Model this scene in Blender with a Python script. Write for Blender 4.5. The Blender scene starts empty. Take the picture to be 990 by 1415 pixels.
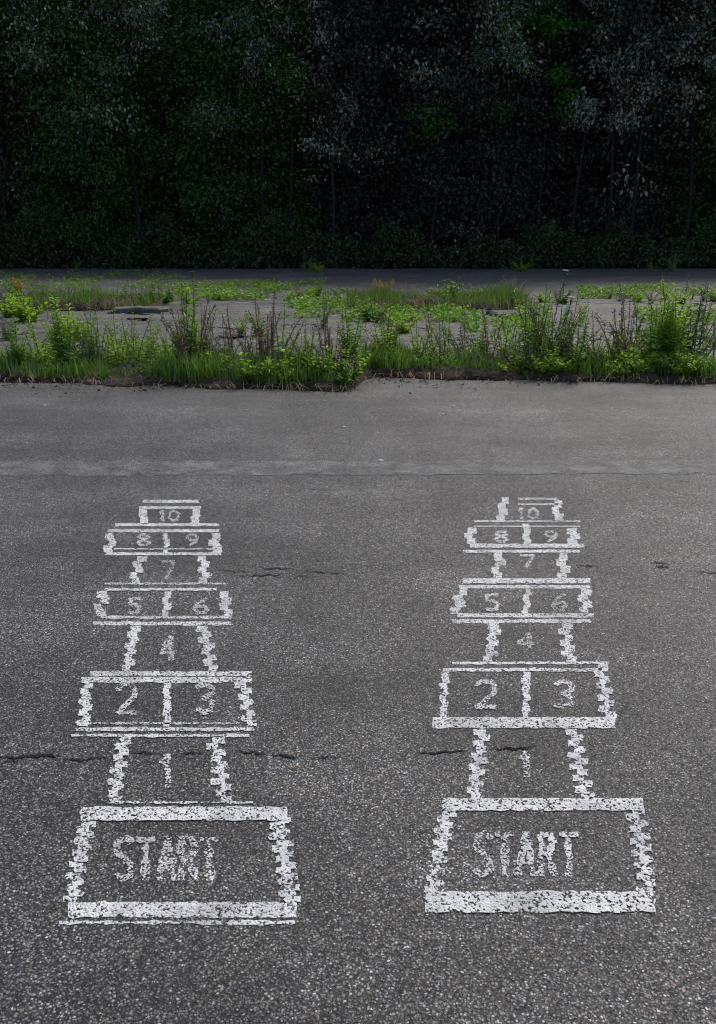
import bpy, bmesh, math, random
import numpy as np
from mathutils import Vector, Matrix, noise

R = math.radians
rng = np.random.default_rng(7)
random.seed(7)
C = bpy.context.scene.collection
SC = bpy.context.scene

# ------------------------------------------------------------------ camera
F_PX, W_PX, H_PX, HORIZON, CAM_H = 1250.0, 990.0, 1415.0, 300.0, 1.55
PITCH = math.atan((H_PX / 2 - HORIZON) / F_PX)
cam = bpy.data.cameras.new('camera')
cam.sensor_fit = 'VERTICAL'
cam.sensor_height = 36.0
cam.lens = 36.0 * F_PX / H_PX
cam.clip_start = 0.05
cam.clip_end = 3000.0
cam_o = bpy.data.objects.new('camera', cam)
C.objects.link(cam_o)
cam_o.location = (0, 0, CAM_H)
cam_o.rotation_euler = (math.pi / 2 - PITCH, 0, 0)
SC.camera = cam_o

# ------------------------------------------------------------------ sky, sun, exposure
SUN_EL, SUN_AZ = R(50), R(28)          # behind the trees, a little to the right
wd = bpy.data.worlds.new('World')
SC.world = wd
wd.use_nodes = True
nt = wd.node_tree
nt.nodes.clear()
sky = nt.nodes.new('ShaderNodeTexSky')
sky.sky_type = 'NISHITA'
sky.sun_disc = False
sky.sun_elevation = SUN_EL
sky.sun_rotation = SUN_AZ
sky.air_density = 1.0
sky.dust_density = 3.0
sky.ozone_density = 1.0
bg = nt.nodes.new('ShaderNodeBackground')
bg.inputs['Strength'].default_value = 0.11
wo = nt.nodes.new('ShaderNodeOutputWorld')
nt.links.new(sky.outputs[0], bg.inputs[0])
nt.links.new(bg.outputs[0], wo.inputs[0])
sun = bpy.data.lights.new('sun', 'SUN')
sun.energy = 1.4
sun.angle = R(11)
sun.color = (1.0, 0.965, 0.91)
sun_o = bpy.data.objects.new('sun', sun)
C.objects.link(sun_o)
sd = Vector((math.sin(SUN_AZ) * math.cos(SUN_EL), math.cos(SUN_AZ) * math.cos(SUN_EL), math.sin(SUN_EL)))
sun_o.rotation_euler = sd.to_track_quat('Z', 'Y').to_euler()
sun_o.location = (0, 0, 40)
SC.view_settings.view_transform = 'Standard'
SC.view_settings.look = 'None'
SC.view_settings.exposure = 0.82
SC.view_settings.gamma = 1.0
SC.cycles.max_bounces = 4
SC.cycles.diffuse_bounces = 2
SC.cycles.filter_width = 1.1
SC.cycles.transparent_max_bounces = 12

# ------------------------------------------------------------------ helpers
CP, SP = math.cos(PITCH), math.sin(PITCH)
def ray(px, py):
    u = (px - W_PX / 2) / F_PX
    v = (H_PX / 2 - py) / F_PX
    return (u, CP + v * SP, -SP + v * CP)
def gp(px, py, z=0.0):
    """photo pixel -> point on the ground at height z"""
    d = ray(px, py)
    t = (z - CAM_H) / d[2]
    return (d[0] * t, d[1] * t, z)
def at_y(px, py, Y):
    """point on the vertical plane at distance Y"""
    d = ray(px, py)
    t = Y / d[1]
    return (d[0] * t, Y, CAM_H + d[2] * t)

def tag(o, label=None, cat=None, group=None, kind=None):
    if label: o['label'] = label
    if cat: o['category'] = cat
    if group: o['group'] = group
    if kind: o['kind'] = kind
    return o
def mesh_obj(name, verts, faces, mat, parent=None, smooth=False):
    me = bpy.data.meshes.new(name)
    me.from_pydata(verts, [], faces)
    me.materials.append(mat)
    if smooth:
        me.polygons.foreach_set('use_smooth', [True] * len(me.polygons))
    me.update()
    o = bpy.data.objects.new(name, me)
    C.objects.link(o)
    if parent: o.parent = parent
    return o
def empty(name, loc=(0, 0, 0)):
    o = bpy.data.objects.new(name, None)
    o.empty_display_size = 0.1
    o.location = loc
    C.objects.link(o)
    return o
def copy_tree(o, parent=None):
    c = o.copy()
    C.objects.link(c)
    c.parent = parent
    for ch in list(o.children):
        copy_tree(ch, c)
    return c

# ------------------------------------------------------------------ materials
class NB:
    def __init__(s, name):
        s.m = bpy.data.materials.new(name)
        s.m.use_nodes = True
        s.t = s.m.node_tree
        s.t.nodes.clear()
        s.out = s.t.nodes.new('ShaderNodeOutputMaterial')
    def n(s, typ, **kw):
        nd = s.t.nodes.new(typ)
        for k, v in kw.items():
            if k in ('inp',):
                for a, b in v.items(): nd.inputs[a].default_value = b
            else: setattr(nd, k, v)
        return nd
    def l(s, a, b): s.t.links.new(a, b)
    def math(s, op, a, b=None, c=None, clamp=False):
        nd = s.n('ShaderNodeMath', operation=op, use_clamp=clamp)
        for i, x in enumerate((a, b, c)):
            if x is None: continue
            if isinstance(x, (int, float)): nd.inputs[i].default_value = x
            else: s.l(x, nd.inputs[i])
        return nd.outputs[0]
    def ramp(s, fac, stops, interp='LINEAR'):
        nd = s.n('ShaderNodeValToRGB')
        cr = nd.color_ramp
        cr.interpolation = interp
        while len(cr.elements) < len(stops): cr.elements.new(0.5)
        for e, (p, c) in zip(cr.elements, stops):
            e.position = p
            e.color = (c, c, c, 1) if isinstance(c, (int, float)) else (*c, 1)
        s.l(fac, nd.inputs[0])
        return nd.outputs[0]
    def mix(s, fac, a, b, mode='MIX'):
        nd = s.n('ShaderNodeMix', data_type='RGBA', blend_type=mode)
        for sock, x in ((nd.inputs[0], fac), (nd.inputs[6], a), (nd.inputs[7], b)):
            if isinstance(x, (int, float)): sock.default_value = x
            elif isinstance(x, tuple): sock.default_value = (*x, 1)
            else: s.l(x, sock)
        return nd.outputs[2]
    def noise(s, co, scale, detail=3, rough=0.55, out=0):
        nd = s.n('ShaderNodeTexNoise')
        nd.inputs['Scale'].default_value = scale
        nd.inputs['Detail'].default_value = detail
        nd.inputs['Roughness'].default_value = rough
        s.l(co, nd.inputs['Vector'])
        return nd.outputs[out]
    def voro(s, co, scale, feature='F1'):
        nd = s.n('ShaderNodeTexVoronoi', feature=feature)
        nd.inputs['Scale'].default_value = scale
        s.l(co, nd.inputs['Vector'])
        return nd
    def coords(s):
        return s.n('ShaderNodeNewGeometry').outputs['Position']

def aggregate(b, co):
    """stones of the asphalt: value per stone, height"""
    wob = b.noise(co, 60, 2, 0.5, 1)
    vm = b.n('ShaderNodeVectorMath', operation='MULTIPLY_ADD')
    b.l(wob, vm.inputs[0]); vm.inputs[1].default_value = (0.006, 0.006, 0); b.l(co, vm.inputs[2])
    cw = vm.outputs[0]
    v1 = b.voro(cw, 158)
    v2 = b.voro(cw, 310)
    sep1 = b.n('ShaderNodeSeparateColor'); b.l(v1.outputs['Color'], sep1.inputs[0])
    sep2 = b.n('ShaderNodeSeparateColor'); b.l(v2.outputs['Color'], sep2.inputs[0])
    h1 = b.math('SUBTRACT', 1.0, b.math('MULTIPLY', v1.outputs['Distance'], 1.25), clamp=True)
    h2 = b.math('SUBTRACT', 1.0, b.math('MULTIPLY', v2.outputs['Distance'], 1.25), clamp=True)
    return v1, v2, sep1, sep2, h1, h2

def mat_asphalt(name, tint=(1, 1, 1), gain=1.0, moss=0.0, rough_tone=0.0):
    b = NB(name); co = b.coords()
    v1, v2, s1, s2, h1, h2 = aggregate(b, co)
    val = b.ramp(s1.outputs[0], [(0, .012), (.25, .030), (.50, .074), (.78, .140), (.92, .23), (1, .42)])
    val2 = b.ramp(s2.outputs[0], [(0, .014), (.45, .055), (.82, .15), (.94, .26), (1, .46)])
    which = b.ramp(s1.outputs[1], [(.42, 0.0), (.5, 1.0)])
    val = b.mix(which, val, val2)
    tan = b.ramp(s1.outputs[2], [(.975, 0.0), (.98, 1.0)])
    val = b.mix(b.math('MULTIPLY', tan, .8), val, (.17, .12, .075))
    joint = b.ramp(h1, [(.24, .14), (.55, 1.0)])
    val = b.mix(1.0, val, joint, 'MULTIPLY')
    big = b.ramp(b.noise(co, .75, 5, .62), [(.32, .56), (.5, 1.0), (.68, 1.5)])
    mid = b.ramp(b.noise(co, 3.1, 5, .65), [(.3, .74), (.7, 1.28)])
    stain = b.ramp(b.noise(co, 1.7, 6, .72), [(.30, .58), (.40, 1.0)])
    val = b.mix(1.0, val, stain, 'MULTIPLY')
    mp = b.n('ShaderNodeMapping'); mp.inputs['Scale'].default_value = (.22, 1.6, 1)
    b.l(co, mp.inputs['Vector'])
    bands = b.ramp(b.noise(mp.outputs[0], 1.3, 5, .6), [(.3, .72), (.5, 1.0), (.7, 1.26)])
    val = b.mix(1.0, val, bands, 'MULTIPLY')
    val = b.mix(1.0, val, big, 'MULTIPLY')
    val = b.mix(1.0, val, mid, 'MULTIPLY')
    val = b.mix(1.0, val, tuple(t * gain for t in tint), 'MULTIPLY')
    if rough_tone:
        rt = b.ramp(b.noise(mp.outputs[0], 4.5, 6, .75), [(.34, 1 - rough_tone), (.5, 1.0), (.66, 1 + rough_tone)])
        val = b.mix(1.0, val, rt, 'MULTIPLY')
    if moss:
        ms = b.noise(co, 1.1, 6, .7)
        mm = b.ramp(ms, [(.60 - .12 * moss, 0.0), (.74 - .12 * moss, .85)])
        val = b.mix(mm, val, (.085, .125, .025))
    p = b.n('ShaderNodeBsdfPrincipled')
    b.l(val, p.inputs['Base Color'])
    b.l(b.ramp(s1.outputs[1], [(0, .45), (1, .85)]), p.inputs['Roughness'])
    p.inputs['Specular IOR Level'].default_value = .35
    hh = b.math('ADD', b.math('MULTIPLY', h1, b.math('ADD', .5, s1.outputs[0])), b.math('MULTIPLY', h2, .35))
    bp = b.n('ShaderNodeBump'); bp.inputs['Strength'].default_value = .6; bp.inputs['Distance'].default_value = .003
    b.l(hh, bp.inputs['Height']); b.l(bp.outputs[0], p.inputs['Normal'])
    b.l(p.outputs[0], b.out.inputs[0])
    return b.m

def mat_paint(name, wear=.5, colour=(.66, .66, .645), patch=.40):
    b = NB(name); co = b.coords()
    v1, v2, s1, s2, h1, h2 = aggregate(b, co)
    n1 = b.noise(co, 6.5, 4, .6)
    n2 = b.noise(co, 190, 3, .65)
    # paint stays on the tops of the stones, is lost in joints and on chipped stones
    cover = b.math('ADD', b.math('MULTIPLY', h1, .60), b.math('MULTIPLY', n1, patch))
    cover = b.math('ADD', cover, b.math('MULTIPLY', n2, 1.1))
    cover = b.math('SUBTRACT', cover, b.math('MULTIPLY', b.ramp(s1.outputs[1], [(.74, 0.0), (.84, 1.0)]), .42))
    a = b.math('MULTIPLY', b.math('SUBTRACT', cover, wear), 6.5, clamp=True)
    dirt = b.ramp(b.noise(co, 35, 5, .7), [(.3, .62), (.68, 1.0)])
    scuff = b.ramp(b.noise(co, 4.2, 5, .7), [(.30, .74), (.54, 1.0)])
    col = b.mix(1.0, b.mix(1.0, colour, dirt, 'MULTIPLY'), scuff, 'MULTIPLY')
    a = b.math('MULTIPLY', a, b.math('MINIMUM', b.math('ADD', b.math('MULTIPLY', scuff, .9), .12), 1.0))
    p = b.n('ShaderNodeBsdfPrincipled')
    b.l(col, p.inputs['Base Color'])
    p.inputs['Roughness'].default_value = .7
    bp = b.n('ShaderNodeBump'); bp.inputs['Strength'].default_value = .6; bp.inputs['Distance'].default_value = .005
    b.l(h1, bp.inputs['Height']); b.l(bp.outputs[0], p.inputs['Normal'])
    tr = b.n('ShaderNodeBsdfTransparent')
    mx = b.n('ShaderNodeMixShader')
    b.l(a, mx.inputs[0]); b.l(tr.outputs[0], mx.inputs[1]); b.l(p.outputs[0], mx.inputs[2])
    b.l(mx.outputs[0], b.out.inputs[0])
    return b.m

def mat_leaf(name, c1, c2, transl=.35, rough=.45, spec=.5, scale=3.0, sat_noise=True):
    b = NB(name); co = b.coords()
    oi = b.n('ShaderNodeNewGeometry').outputs['Random Per Island']
    f = b.math('ADD', b.math('MULTIPLY', oi, .6), b.math('MULTIPLY', b.noise(co, scale, 2), .4))
    col = b.mix(f, c1, c2)
    p = b.n('ShaderNodeBsdfPrincipled')
    b.l(col, p.inputs['Base Color'])
    p.inputs['Roughness'].default_value = rough
    p.inputs['Specular IOR Level'].default_value = spec
    t = b.n('ShaderNodeBsdfTranslucent')
    tc = b.mix(1.0, col, (1.25, 1.3, .7), 'MULTIPLY')
    b.l(tc, t.inputs[0])
    mx = b.n('ShaderNodeMixShader'); mx.inputs[0].default_value = transl
    b.l(p.outputs[0], mx.inputs[1]); b.l(t.outputs[0], mx.inputs[2])
    b.l(mx.outputs[0], b.out.inputs[0])
    return b.m

def mat_plain(name, c1, c2, scale=20, rough=.9, bump=.3):
    b = NB(name); co = b.coords()
    n1 = b.noise(co, scale, 5, .65)
    col = b.mix(b.ramp(n1, [(.3, 0.0), (.7, 1.0)]), c1, c2)
    p = b.n('ShaderNodeBsdfPrincipled')
    b.l(col, p.inputs['Base Color'])
    p.inputs['Roughness'].default_value = rough
    p.inputs['Specular IOR Level'].default_value = .25
    bp = b.n('ShaderNodeBump'); bp.inputs['Strength'].default_value = bump; bp.inputs['Distance'].default_value = .02
    b.l(n1, bp.inputs['Height']); b.l(bp.outputs[0], p.inputs['Normal'])
    b.l(p.outputs[0], b.out.inputs[0])
    return b.m

M = dict(
    asphalt=mat_asphalt('asphalt', (1.01, .985, .95), 1.06),
    slab=mat_asphalt('old_asphalt', (1.06, 1.0, .96), 1.2, moss=.55, rough_tone=.6),
    far=mat_asphalt('far_asphalt', (1.02, .98, 1.04), .95, moss=.25, rough_tone=.5),
    paint=mat_paint('court_paint', .66),
    thin=mat_paint('thin_court_paint', .78),
    worn=mat_paint('worn_court_paint', .95, (.62, .62, .605), .70),
    faded=mat_paint('faded_line_paint', 1.25, (.185, .185, .18), 1.25),
    tree_leaf=mat_leaf('tree_leaf', (.030, .038, .028), (.056, .066, .048), .12, .55, .3, .9),
    tree_leaf2=mat_leaf('tree_leaf_green', (.026, .066, .014), (.065, .14, .024), .15, .55, .3, .9),
    bush=mat_leaf('undergrowth_leaf', (.022, .044, .014), (.055, .085, .028), .2, .5, .4, .5),
    bark=mat_plain('bark', (.014, .012, .010), (.03, .026, .022), 9),
    soil=mat_plain('soil', (.016, .012, .009), (.052, .034, .022), 22, .95, .8),
    forest_floor=mat_plain('forest_floor', (.022, .022, .014), (.05, .045, .03), 1.2),
    grass=mat_leaf('grass_blade', (.055, .125, .020), (.115, .20, .040), .42, .5, .4, 2.0),
    dry=mat_leaf('dry_blade', (.15, .11, .065), (.28, .22, .14), .25, .7, .2, 2.0),
    weed=mat_leaf('weed_leaf', (.070, .165, .018), (.16, .28, .036), .5, .45, .45, 6.0),
    weed_y=mat_leaf('yellow_green_weed_leaf', (.14, .26, .022), (.25, .37, .036), .55, .45, .45, 6.0),
    weed_g=mat_leaf('grey_weed_leaf', (.11, .12, .10), (.20, .205, .19), .30, .6, .3, 6.0),
    stem=mat_plain('green_stem', (.06, .085, .025), (.10, .12, .045), 30),
    dstem=mat_plain('dry_stem', (.085, .062, .045), (.16, .12, .085), 30),
    rust=mat_leaf('rust_leaf', (.16, .070, .020), (.30, .15, .03), .35, .6, .3, 6.0),
    white=mat_plain('white_petal', (.62, .62, .58), (.78, .78, .74), 40, .7),
    gold=mat_plain('gold_petal', (.42, .25, .02), (.58, .36, .04), 40, .7),
    crack=mat_plain('crack_shadow', (.008, .008, .008), (.02, .019, .018), 40, 1.0),
    stone=mat_plain('pale_stone', (.38, .38, .37), (.58, .58, .56), 50, .85),
)

# ------------------------------------------------------------------ ground
def sheet(name, outline, z, mat, parent=None):
    o = mesh_obj(name, [(x, y, z) for x, y in outline], [tuple(range(len(outline)))], mat, parent)
    return o
g = sheet('ground', [(-900, -900), (900, -900), (900, 900), (-900, 900)], -0.09, M['forest_floor'])
tag(g, 'dark leaf-littered forest floor behind the asphalt lot', 'ground', kind='structure')

def ragged(x0, x1, y, n, amp, seed):
    rr = random.Random(seed)
    xs = np.linspace(x0, x1, n)
    return [(float(x), y(x) + amp * (noise.noise(Vector((x * 1.3, seed * 7.1, 0))) + .5 * noise.noise(Vector((x * 5.1, seed * 3.3, 1))))) for x in xs]
def thick(name, outline, ztop, zbot, mat):
    n = len(outline)
    v = [(x, y, ztop) for x, y in outline] + [(x, y, zbot) for x, y in outline]
    f = [tuple(range(n))] + [(i, i + n, (i + 1) % n + n, (i + 1) % n) for i in range(n)]
    return mesh_obj(name, v, f, mat)

def STRIP_F(x):                                   # near edge of the first weed strip, stepping back where the slabs meet
    a = 8.36 - x * .165 if x > -6 else 9.35
    c = 9.20 - x * .125 if x < 6 else 8.45
    t = min(1, max(0, (x + .12) / .24))
    return a * (1 - t) + c * t
def STRIP_B(x): return 10.15 - .05 * x * (1 if abs(x) < 8 else 0)
lot = thick('asphalt_lot', [(-40, -14), (40, -14)] + ragged(40, -40, STRIP_F, 260, .10, 1), 0, -.2, M['asphalt'])
tag(lot, 'grey speckled asphalt lot with the painted hopscotch courts', 'asphalt', kind='structure')
S2F = lambda x: 16.1 + .02 * x
S2B = lambda x: 18.0 + .02 * x
slab = thick('asphalt_slab', ragged(-40, 40, STRIP_B, 260, .12, 2) + ragged(40, -40, lambda x: S2B(x) + 1.6, 260, .16, 3), .008, -.2, M['slab'])
tag(slab, 'pale mossy old asphalt between the two weed strips', 'asphalt', kind='structure')
far = thick('asphalt_road', ragged(-40, 40, lambda x: S2B(x) + .5 * math.sin(x * .8) + .3 * math.sin(x * 2.3 + 1), 400, .5, 4) + ragged(40, -40, lambda x: 29.4, 260, .35, 5), .014, -.2, M['far'])
tag(far, 'dark far asphalt along the foot of the trees', 'asphalt', kind='structure')

def soil(name, yf, yb, seed, h, label, x0=-30, x1=30, fade=False):
    nx, ny = int((x1 - x0) * 14), 14
    v, f = [], []
    for i in range(nx + 1):
        x = x0 + (x1 - x0) * i / nx
        e = min(1, (x - x0) / 1.2, (x1 - x) / 1.2) if fade else 1
        a = yf(x) - .03 + .22 * noise.noise(Vector((x * 1.9, seed, 0))) + .07 * noise.noise(Vector((x * 7, seed, 4)))
        bb = yb(x) + .06
        for j in range(ny + 1):
            t = j / ny
            y = a + (bb - a) * t ** 1.4
            k = min(1, t * 4.5) ** .7 * min(1, (1 - t) * 3)
            z = -.02 + e * k * (.02 + h * (1 + .5 * noise.noise(Vector((x * 2.2, y * 2.2, seed)))) + .05 * noise.noise(Vector((x * 9, y * 9, seed))) + .03 * noise.noise(Vector((x * 23, y * 23, seed))))
            v.append((x, y, z))
    for i in range(nx):
        for j in range(ny):
            p = i * (ny + 1) + j
            f.append((p, p + ny + 1, p + ny + 2, p + 1))
    o = mesh_obj(name, v, f, M['soil'], None, False)
    return tag(o, label, 'soil', kind='structure')
soil('soil_strip', STRIP_F, STRIP_B, 3.3, .075, 'brown soil of the near weed strip', -16, 16)
soil('soil_strip', S2F, S2B, 9.1, .13, 'brown soil bank of the far weed strip', -16, gp(243, 425)[0], True)
soil('soil_strip', S2F, S2B, 5.7, .13, 'brown soil bank of the far weed strip with grey weeds', gp(468, 425)[0], gp(732, 425)[0], True)

# worn line across the lot, behind the courts
def rough_poly(pts, seed, step=.03, amp=.004):
    out = []
    n = len(pts)
    for i in range(n):
        a, c = Vector(pts[i][:2]), Vector(pts[(i + 1) % n][:2])
        L = (c - a).length
        k = max(1, int(L / step))
        nrm = Vector((-(c - a).y, (c - a).x)) / max(L, 1e-6)
        for j in range(k):
            p = a + (c - a) * (j / k)
            if 0 < j: p = p + nrm * amp * (noise.noise(Vector((p.x * 37, p.y * 37, seed))) * 1.6)
            out.append((p.x, p.y))
    return out
wl = sheet('worn_line', rough_poly([(-9, 5.46), (9, 5.56), (9, 5.90), (-9, 5.78)], 4, .05, .05), .004, M['faded'], lot)

# cracks
def crack(pts, w, seed, parent, z=.003):
    rr = random.Random(seed)
    line = []
    for (a, c) in zip(pts[:-1], pts[1:]):
        for j in range(14):
            t = j / 14
            line.append((a[0] + (c[0] - a[0]) * t + rr.gauss(0, .6), a[1] + (c[1] - a[1]) * t + rr.gauss(0, 1.0)))
    line.append(pts[-1])
    G = [Vector(gp(*p)[:2]) for p in line]
    L, Rr = [], []
    n = len(G)
    for i, p in enumerate(G):
        d = (G[min(i + 1, n - 1)] - G[max(i - 1, 0)]).normalized()
        nn = Vector((-d.y, d.x))
        ww = w * (.25 + .75 * math.sin(math.pi * (i + .3) / (n - .4))) * rr.uniform(.35, 1.2)
        L.append(p + nn * ww); Rr.append(p - nn * ww)
    v = [(p.x, p.y, z) for p in L] + [(p.x, p.y, z) for p in Rr]
    f = [(i, i + n, i + n + 1, i + 1) for i in range(n - 1)]
    return mesh_obj('crack', v, f, M['crack'], parent)
for k, (pts, w) in enumerate([([(-30, 1046), (20, 1047), (60, 1044), (84, 1046)], .008), ([(88, 1049), (112, 1051), (148, 1047)], .005), ([(180, 1040), (222, 1043)], .004), ([(244, 1040), (286, 1042)], .004), ([(0, 1053), (30, 1051)], .003),
        ([(326, 1039), (368, 1042)], .006), ([(376, 1043), (412, 1048)], .006), ([(432, 1048), (470, 1046)], .003),
        ([(300, 788), (345, 790)], .004), ([(358, 785), (405, 787)], .005), ([(420, 789), (478, 794)], .005), ([(330, 796), (395, 794)], .006), ([(406, 797), (430, 797)], .003),
        ([(766, 776), (790, 778)], .004), ([(796, 782), (828, 783)], .005), ([(896, 778), (930, 780)], .005), ([(905, 784), (925, 784)], .004), ([(955, 790), (990, 793), (1040, 792)], .005),
        ([(578, 1042), (646, 1038)], .006), ([(678, 1034), (716, 1036), (742, 1032)], .005), ([(690, 1032), (716, 1036)], .003)]):
    crack(pts, w, 20 + k, lot)

for k, (pts, w) in enumerate([([(150, 433), (178, 432), (206, 436)], .13), ([(176, 441), (206, 442)], .11), ([(690, 437), (708, 438), (722, 441)], .11), ([(930, 432), (962, 432), (992, 434)], .07),
        ([(300, 466), (322, 468), (338, 466)], .07), ([(284, 452), (330, 456)], .04), ([(395, 448), (450, 452)], .03), ([(556, 452), (612, 456)], .035), ([(752, 446), (800, 450)], .05), ([(20, 462), (90, 458)], .03), ([(850, 460), (905, 456)], .04),
        ([(120, 474), (170, 471)], .04), ([(640, 470), (676, 473)], .05)]):
    crack(pts, w, 60 + k, slab, .012)

# ------------------------------------------------------------------ hopscotch courts
LAYER = [0]
def paint_poly(name, px_pts, parent, mat, seed):
    LAYER[0] = (LAYER[0] + 1) % 9
    z = .0015 + .00025 * LAYER[0]
    pts = [gp(x, y)[:2] for x, y in px_pts]
    return sheet(name, rough_poly(pts, seed, .012, .0045), z, mat, parent)
def paint_multi(name, polys, parent, mat, seed):
    v, f = [], []
    for k, poly in enumerate(polys):
        LAYER[0] = (LAYER[0] + 1) % 9
        z = .0015 + .00025 * LAYER[0]
        o = rough_poly([gp(x, y)[:2] for x, y in poly], seed + k, .009, .006)
        f.append(tuple(range(len(v), len(v) + len(o))))
        v += [(x, y, z) for x, y in o]
    return mesh_obj(name, v, f, mat, parent)
def hline(x0, x1, y0, y1, parent, thin=False, skew=0):
    paint_poly('painted_line', [(x0, y1), (x1, y1 - skew), (x1, y0 - skew), (x0, y0)], parent, M['thin' if thin else 'paint'], x0 + y0)
def dabs(xt, xb, yt, yb, w, amp, parent, phase=0):
    """a side line laid in short offset dabs of the roller"""
    n = max(2, round((yb - yt) / 8))
    amp = amp * .62 if w > 10.5 else amp * .4
    polys = []
    runs = [polys]
    for i in range(n):
        a, c = yt + (yb - yt) * i / n, yt + (yb - yt) * (i + 1) / n + .8
        xm = xt + (xb - xt) * (i + .5) / n
        s = amp * (1 if (i + phase) % 2 else -1) * random.uniform(.6, 1.1)
        ww = w * random.uniform(.8, 1.12)
        polys.append([(xm + s - ww / 2, c), (xm + s + ww / 2, c), (xm + s + ww / 2, a), (xm + s - ww / 2, a)])
    for polys in runs:
        if polys: paint_multi('painted_line', polys, parent, M['paint'], xt + yt)

GLYPH = {
    '1': [[(.2, .75), (.5, 1), (.5, 0)]],
    '2': [[(.05, .82), (.3, 1), (.75, 1), (.95, .8), (.9, .55), (.05, 0), (1, 0)]],
    '3': [[(.05, .9), (.4, 1), (.85, .92), (.9, .68), (.45, .53), (.92, .38), (.9, .1), (.45, 0), (.02, .1)]],
    '4': [[(.7, 0), (.7, 1), (.02, .32), (1, .32)]],
    '5': [[(.95, 1), (.15, 1), (.1, .58), (.6, .62), (.95, .38), (.8, .06), (.4, 0), (.03, .1)]],
    '6': [[(.85, 1), (.35, .75), (.05, .3), (.3, 0), (.75, .02), (.95, .28), (.7, .5), (.2, .42)]],
    '7': [[(.03, 1), (1, 1), (.4, 0)]],
    '8': [[(.5, .53), (.12, .72), (.25, .97), (.75, .97), (.88, .72), (.5, .53), (.05, .25), (.3, 0), (.7, 0), (.95, .25), (.5, .53)]],
    '9': [[(.85, .55), (.4, .48), (.06, .7), (.3, .98), (.75, .96), (.92, .65), (.75, .25), (.3, 0)]],
    '0': [[(.5, 1), (.1, .8), (.05, .25), (.4, 0), (.8, .1), (.95, .7), (.5, 1)]],
    'S': [[(.95, .88), (.6, 1), (.15, .92), (.1, .65), (.5, .52), (.9, .36), (.85, .08), (.4, 0), (.03, .12)]],
    'T': [[(0, .96), (1, .96)], [(.5, .9), (.5, 0)]],
    'A': [[(0, 0), (.5, 1), (1, 0)], [(.22, .34), (.78, .34)]],
    'R': [[(.08, 0), (.08, 1)], [(.08, .96), (.7, .96), (.92, .76), (.7, .52), (.1, .5)], [(.45, .5), (.98, 0)]],
}
def glyph(ch, x0, x1, y0, y1, sw, parent, name='numeral'):
    polys = []
    for st in GLYPH[ch]:
        P = [(x0 + (x1 - x0) * a, y1 + (y0 - y1) * bq) for a, bq in st]
        for a, c in zip(P[:-1], P[1:]):
            dx, dy = c[0] - a[0], (c[1] - a[1]) * 1.4
            L = math.hypot(dx, dy)
            nx, ny = -dy / L * sw / 2, dx / L * sw / 2 / 1.4
            ex, ey = dx / L * sw * .22, dy / L * sw * .22 / 1.4
            polys.append([(a[0] - ex + nx, a[1] - ey + ny), (c[0] + ex + nx, c[1] + ey + ny), (c[0] + ex - nx, c[1] + ey - ny), (a[0] - ex - nx, a[1] - ey - ny)])
    paint_multi(name, polys, parent, M['worn'], x0)

def court(x, rows, label):
    """x: pixel offset of the court; rows: measured lines"""
    base = gp(x + 250, 1190)
    root = empty('hopscotch_court', (0, 0, 0))
    tag(root, label, 'hopscotch')
    for (x0, x1, y0, y1) in rows['lines']:
        hline(x0, x1, y0, y1, root, thin=(y1 - y0) < 3.2)
    for e in rows['edges']:
        dabs(*e, root, phase=int(e[0]) % 2)
    for ch, x0, x1, y0, y1, sw in rows['num']:
        glyph(ch, x0, x1, y0, y1, sw, root)
    for ch, x0, x1, y0, y1, sw in rows['word']:
        glyph(ch, x0, x1, y0, y1, sw, root, 'letter')
    return root
def word(x, y0, y1):
    out = []
    for i, ch in enumerate('START'):
        out.append((ch, x + i * 29.5, x + i * 29.5 + 22, y0, y1, 9.5))
    return out
LEFT = dict(
    lines=[(198, 275, 691, 695), (192, 278, 700, 703.5), (160, 303, 723.5, 727.5), (150, 303, 732, 736), (158, 300, 758, 760),
           (145, 306, 764, 768), (145, 312, 806, 808.5), (145, 300, 813.5, 817), (140, 320, 851.5, 855), (129, 320, 859.5, 864.5),
           (125, 348, 928, 934.5), (113, 348, 936, 944), (118, 335, 999, 1001.5), (105, 352, 1006, 1011), (99, 345, 1015.5, 1019),
           (150, 350, 1108.5, 1111.5), (112, 397, 1116, 1135), (95, 410, 1247, 1268), (82, 408, 1273, 1278)],
    edges=[(200, 197, 704, 724, 13, 3), (269, 272, 704, 724, 11, 4), (154, 152, 737, 763, 12, 5), (297, 299, 737, 763, 14, 4), (230, 230, 737, 763, 8, 3),
           (195, 185, 769, 806, 12, 5), (282, 283, 769, 806, 12, 5), (146, 136, 818, 851, 13, 6), (312, 313, 818, 851, 13, 5), (231, 230, 818, 851, 9, 4),
           (187, 176, 865, 928, 13, 4), (282, 293, 865, 928, 14, 6), (121, 117, 944, 1004, 14, 4), (336, 346, 944, 1004, 15, 7), (231, 231, 944, 1004, 10, 3),
           (171, 157, 1020, 1109, 16, 6), (297, 311, 1020, 1109, 17, 8), (121, 98, 1135, 1247, 18, 6), (385, 402, 1130, 1247, 21, 8)],
    num=[('1', 220, 244, 1044, 1088, 9), ('2', 162, 188, 946, 986, 8), ('3', 271, 296, 946, 986, 8), ('4', 222, 243, 880, 912, 7),
         ('5', 178, 194, 828, 848, 5.5), ('6', 268, 288, 828, 848, 5.5), ('7', 223, 241, 777, 800, 5), ('8', 190, 208, 739, 754, 4.5),
         ('9', 258, 274, 739, 754, 4.5), ('1', 220, 230, 706, 720, 4), ('0', 234, 248, 706, 720, 4)],
    word=word(161, 1158, 1216))
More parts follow.
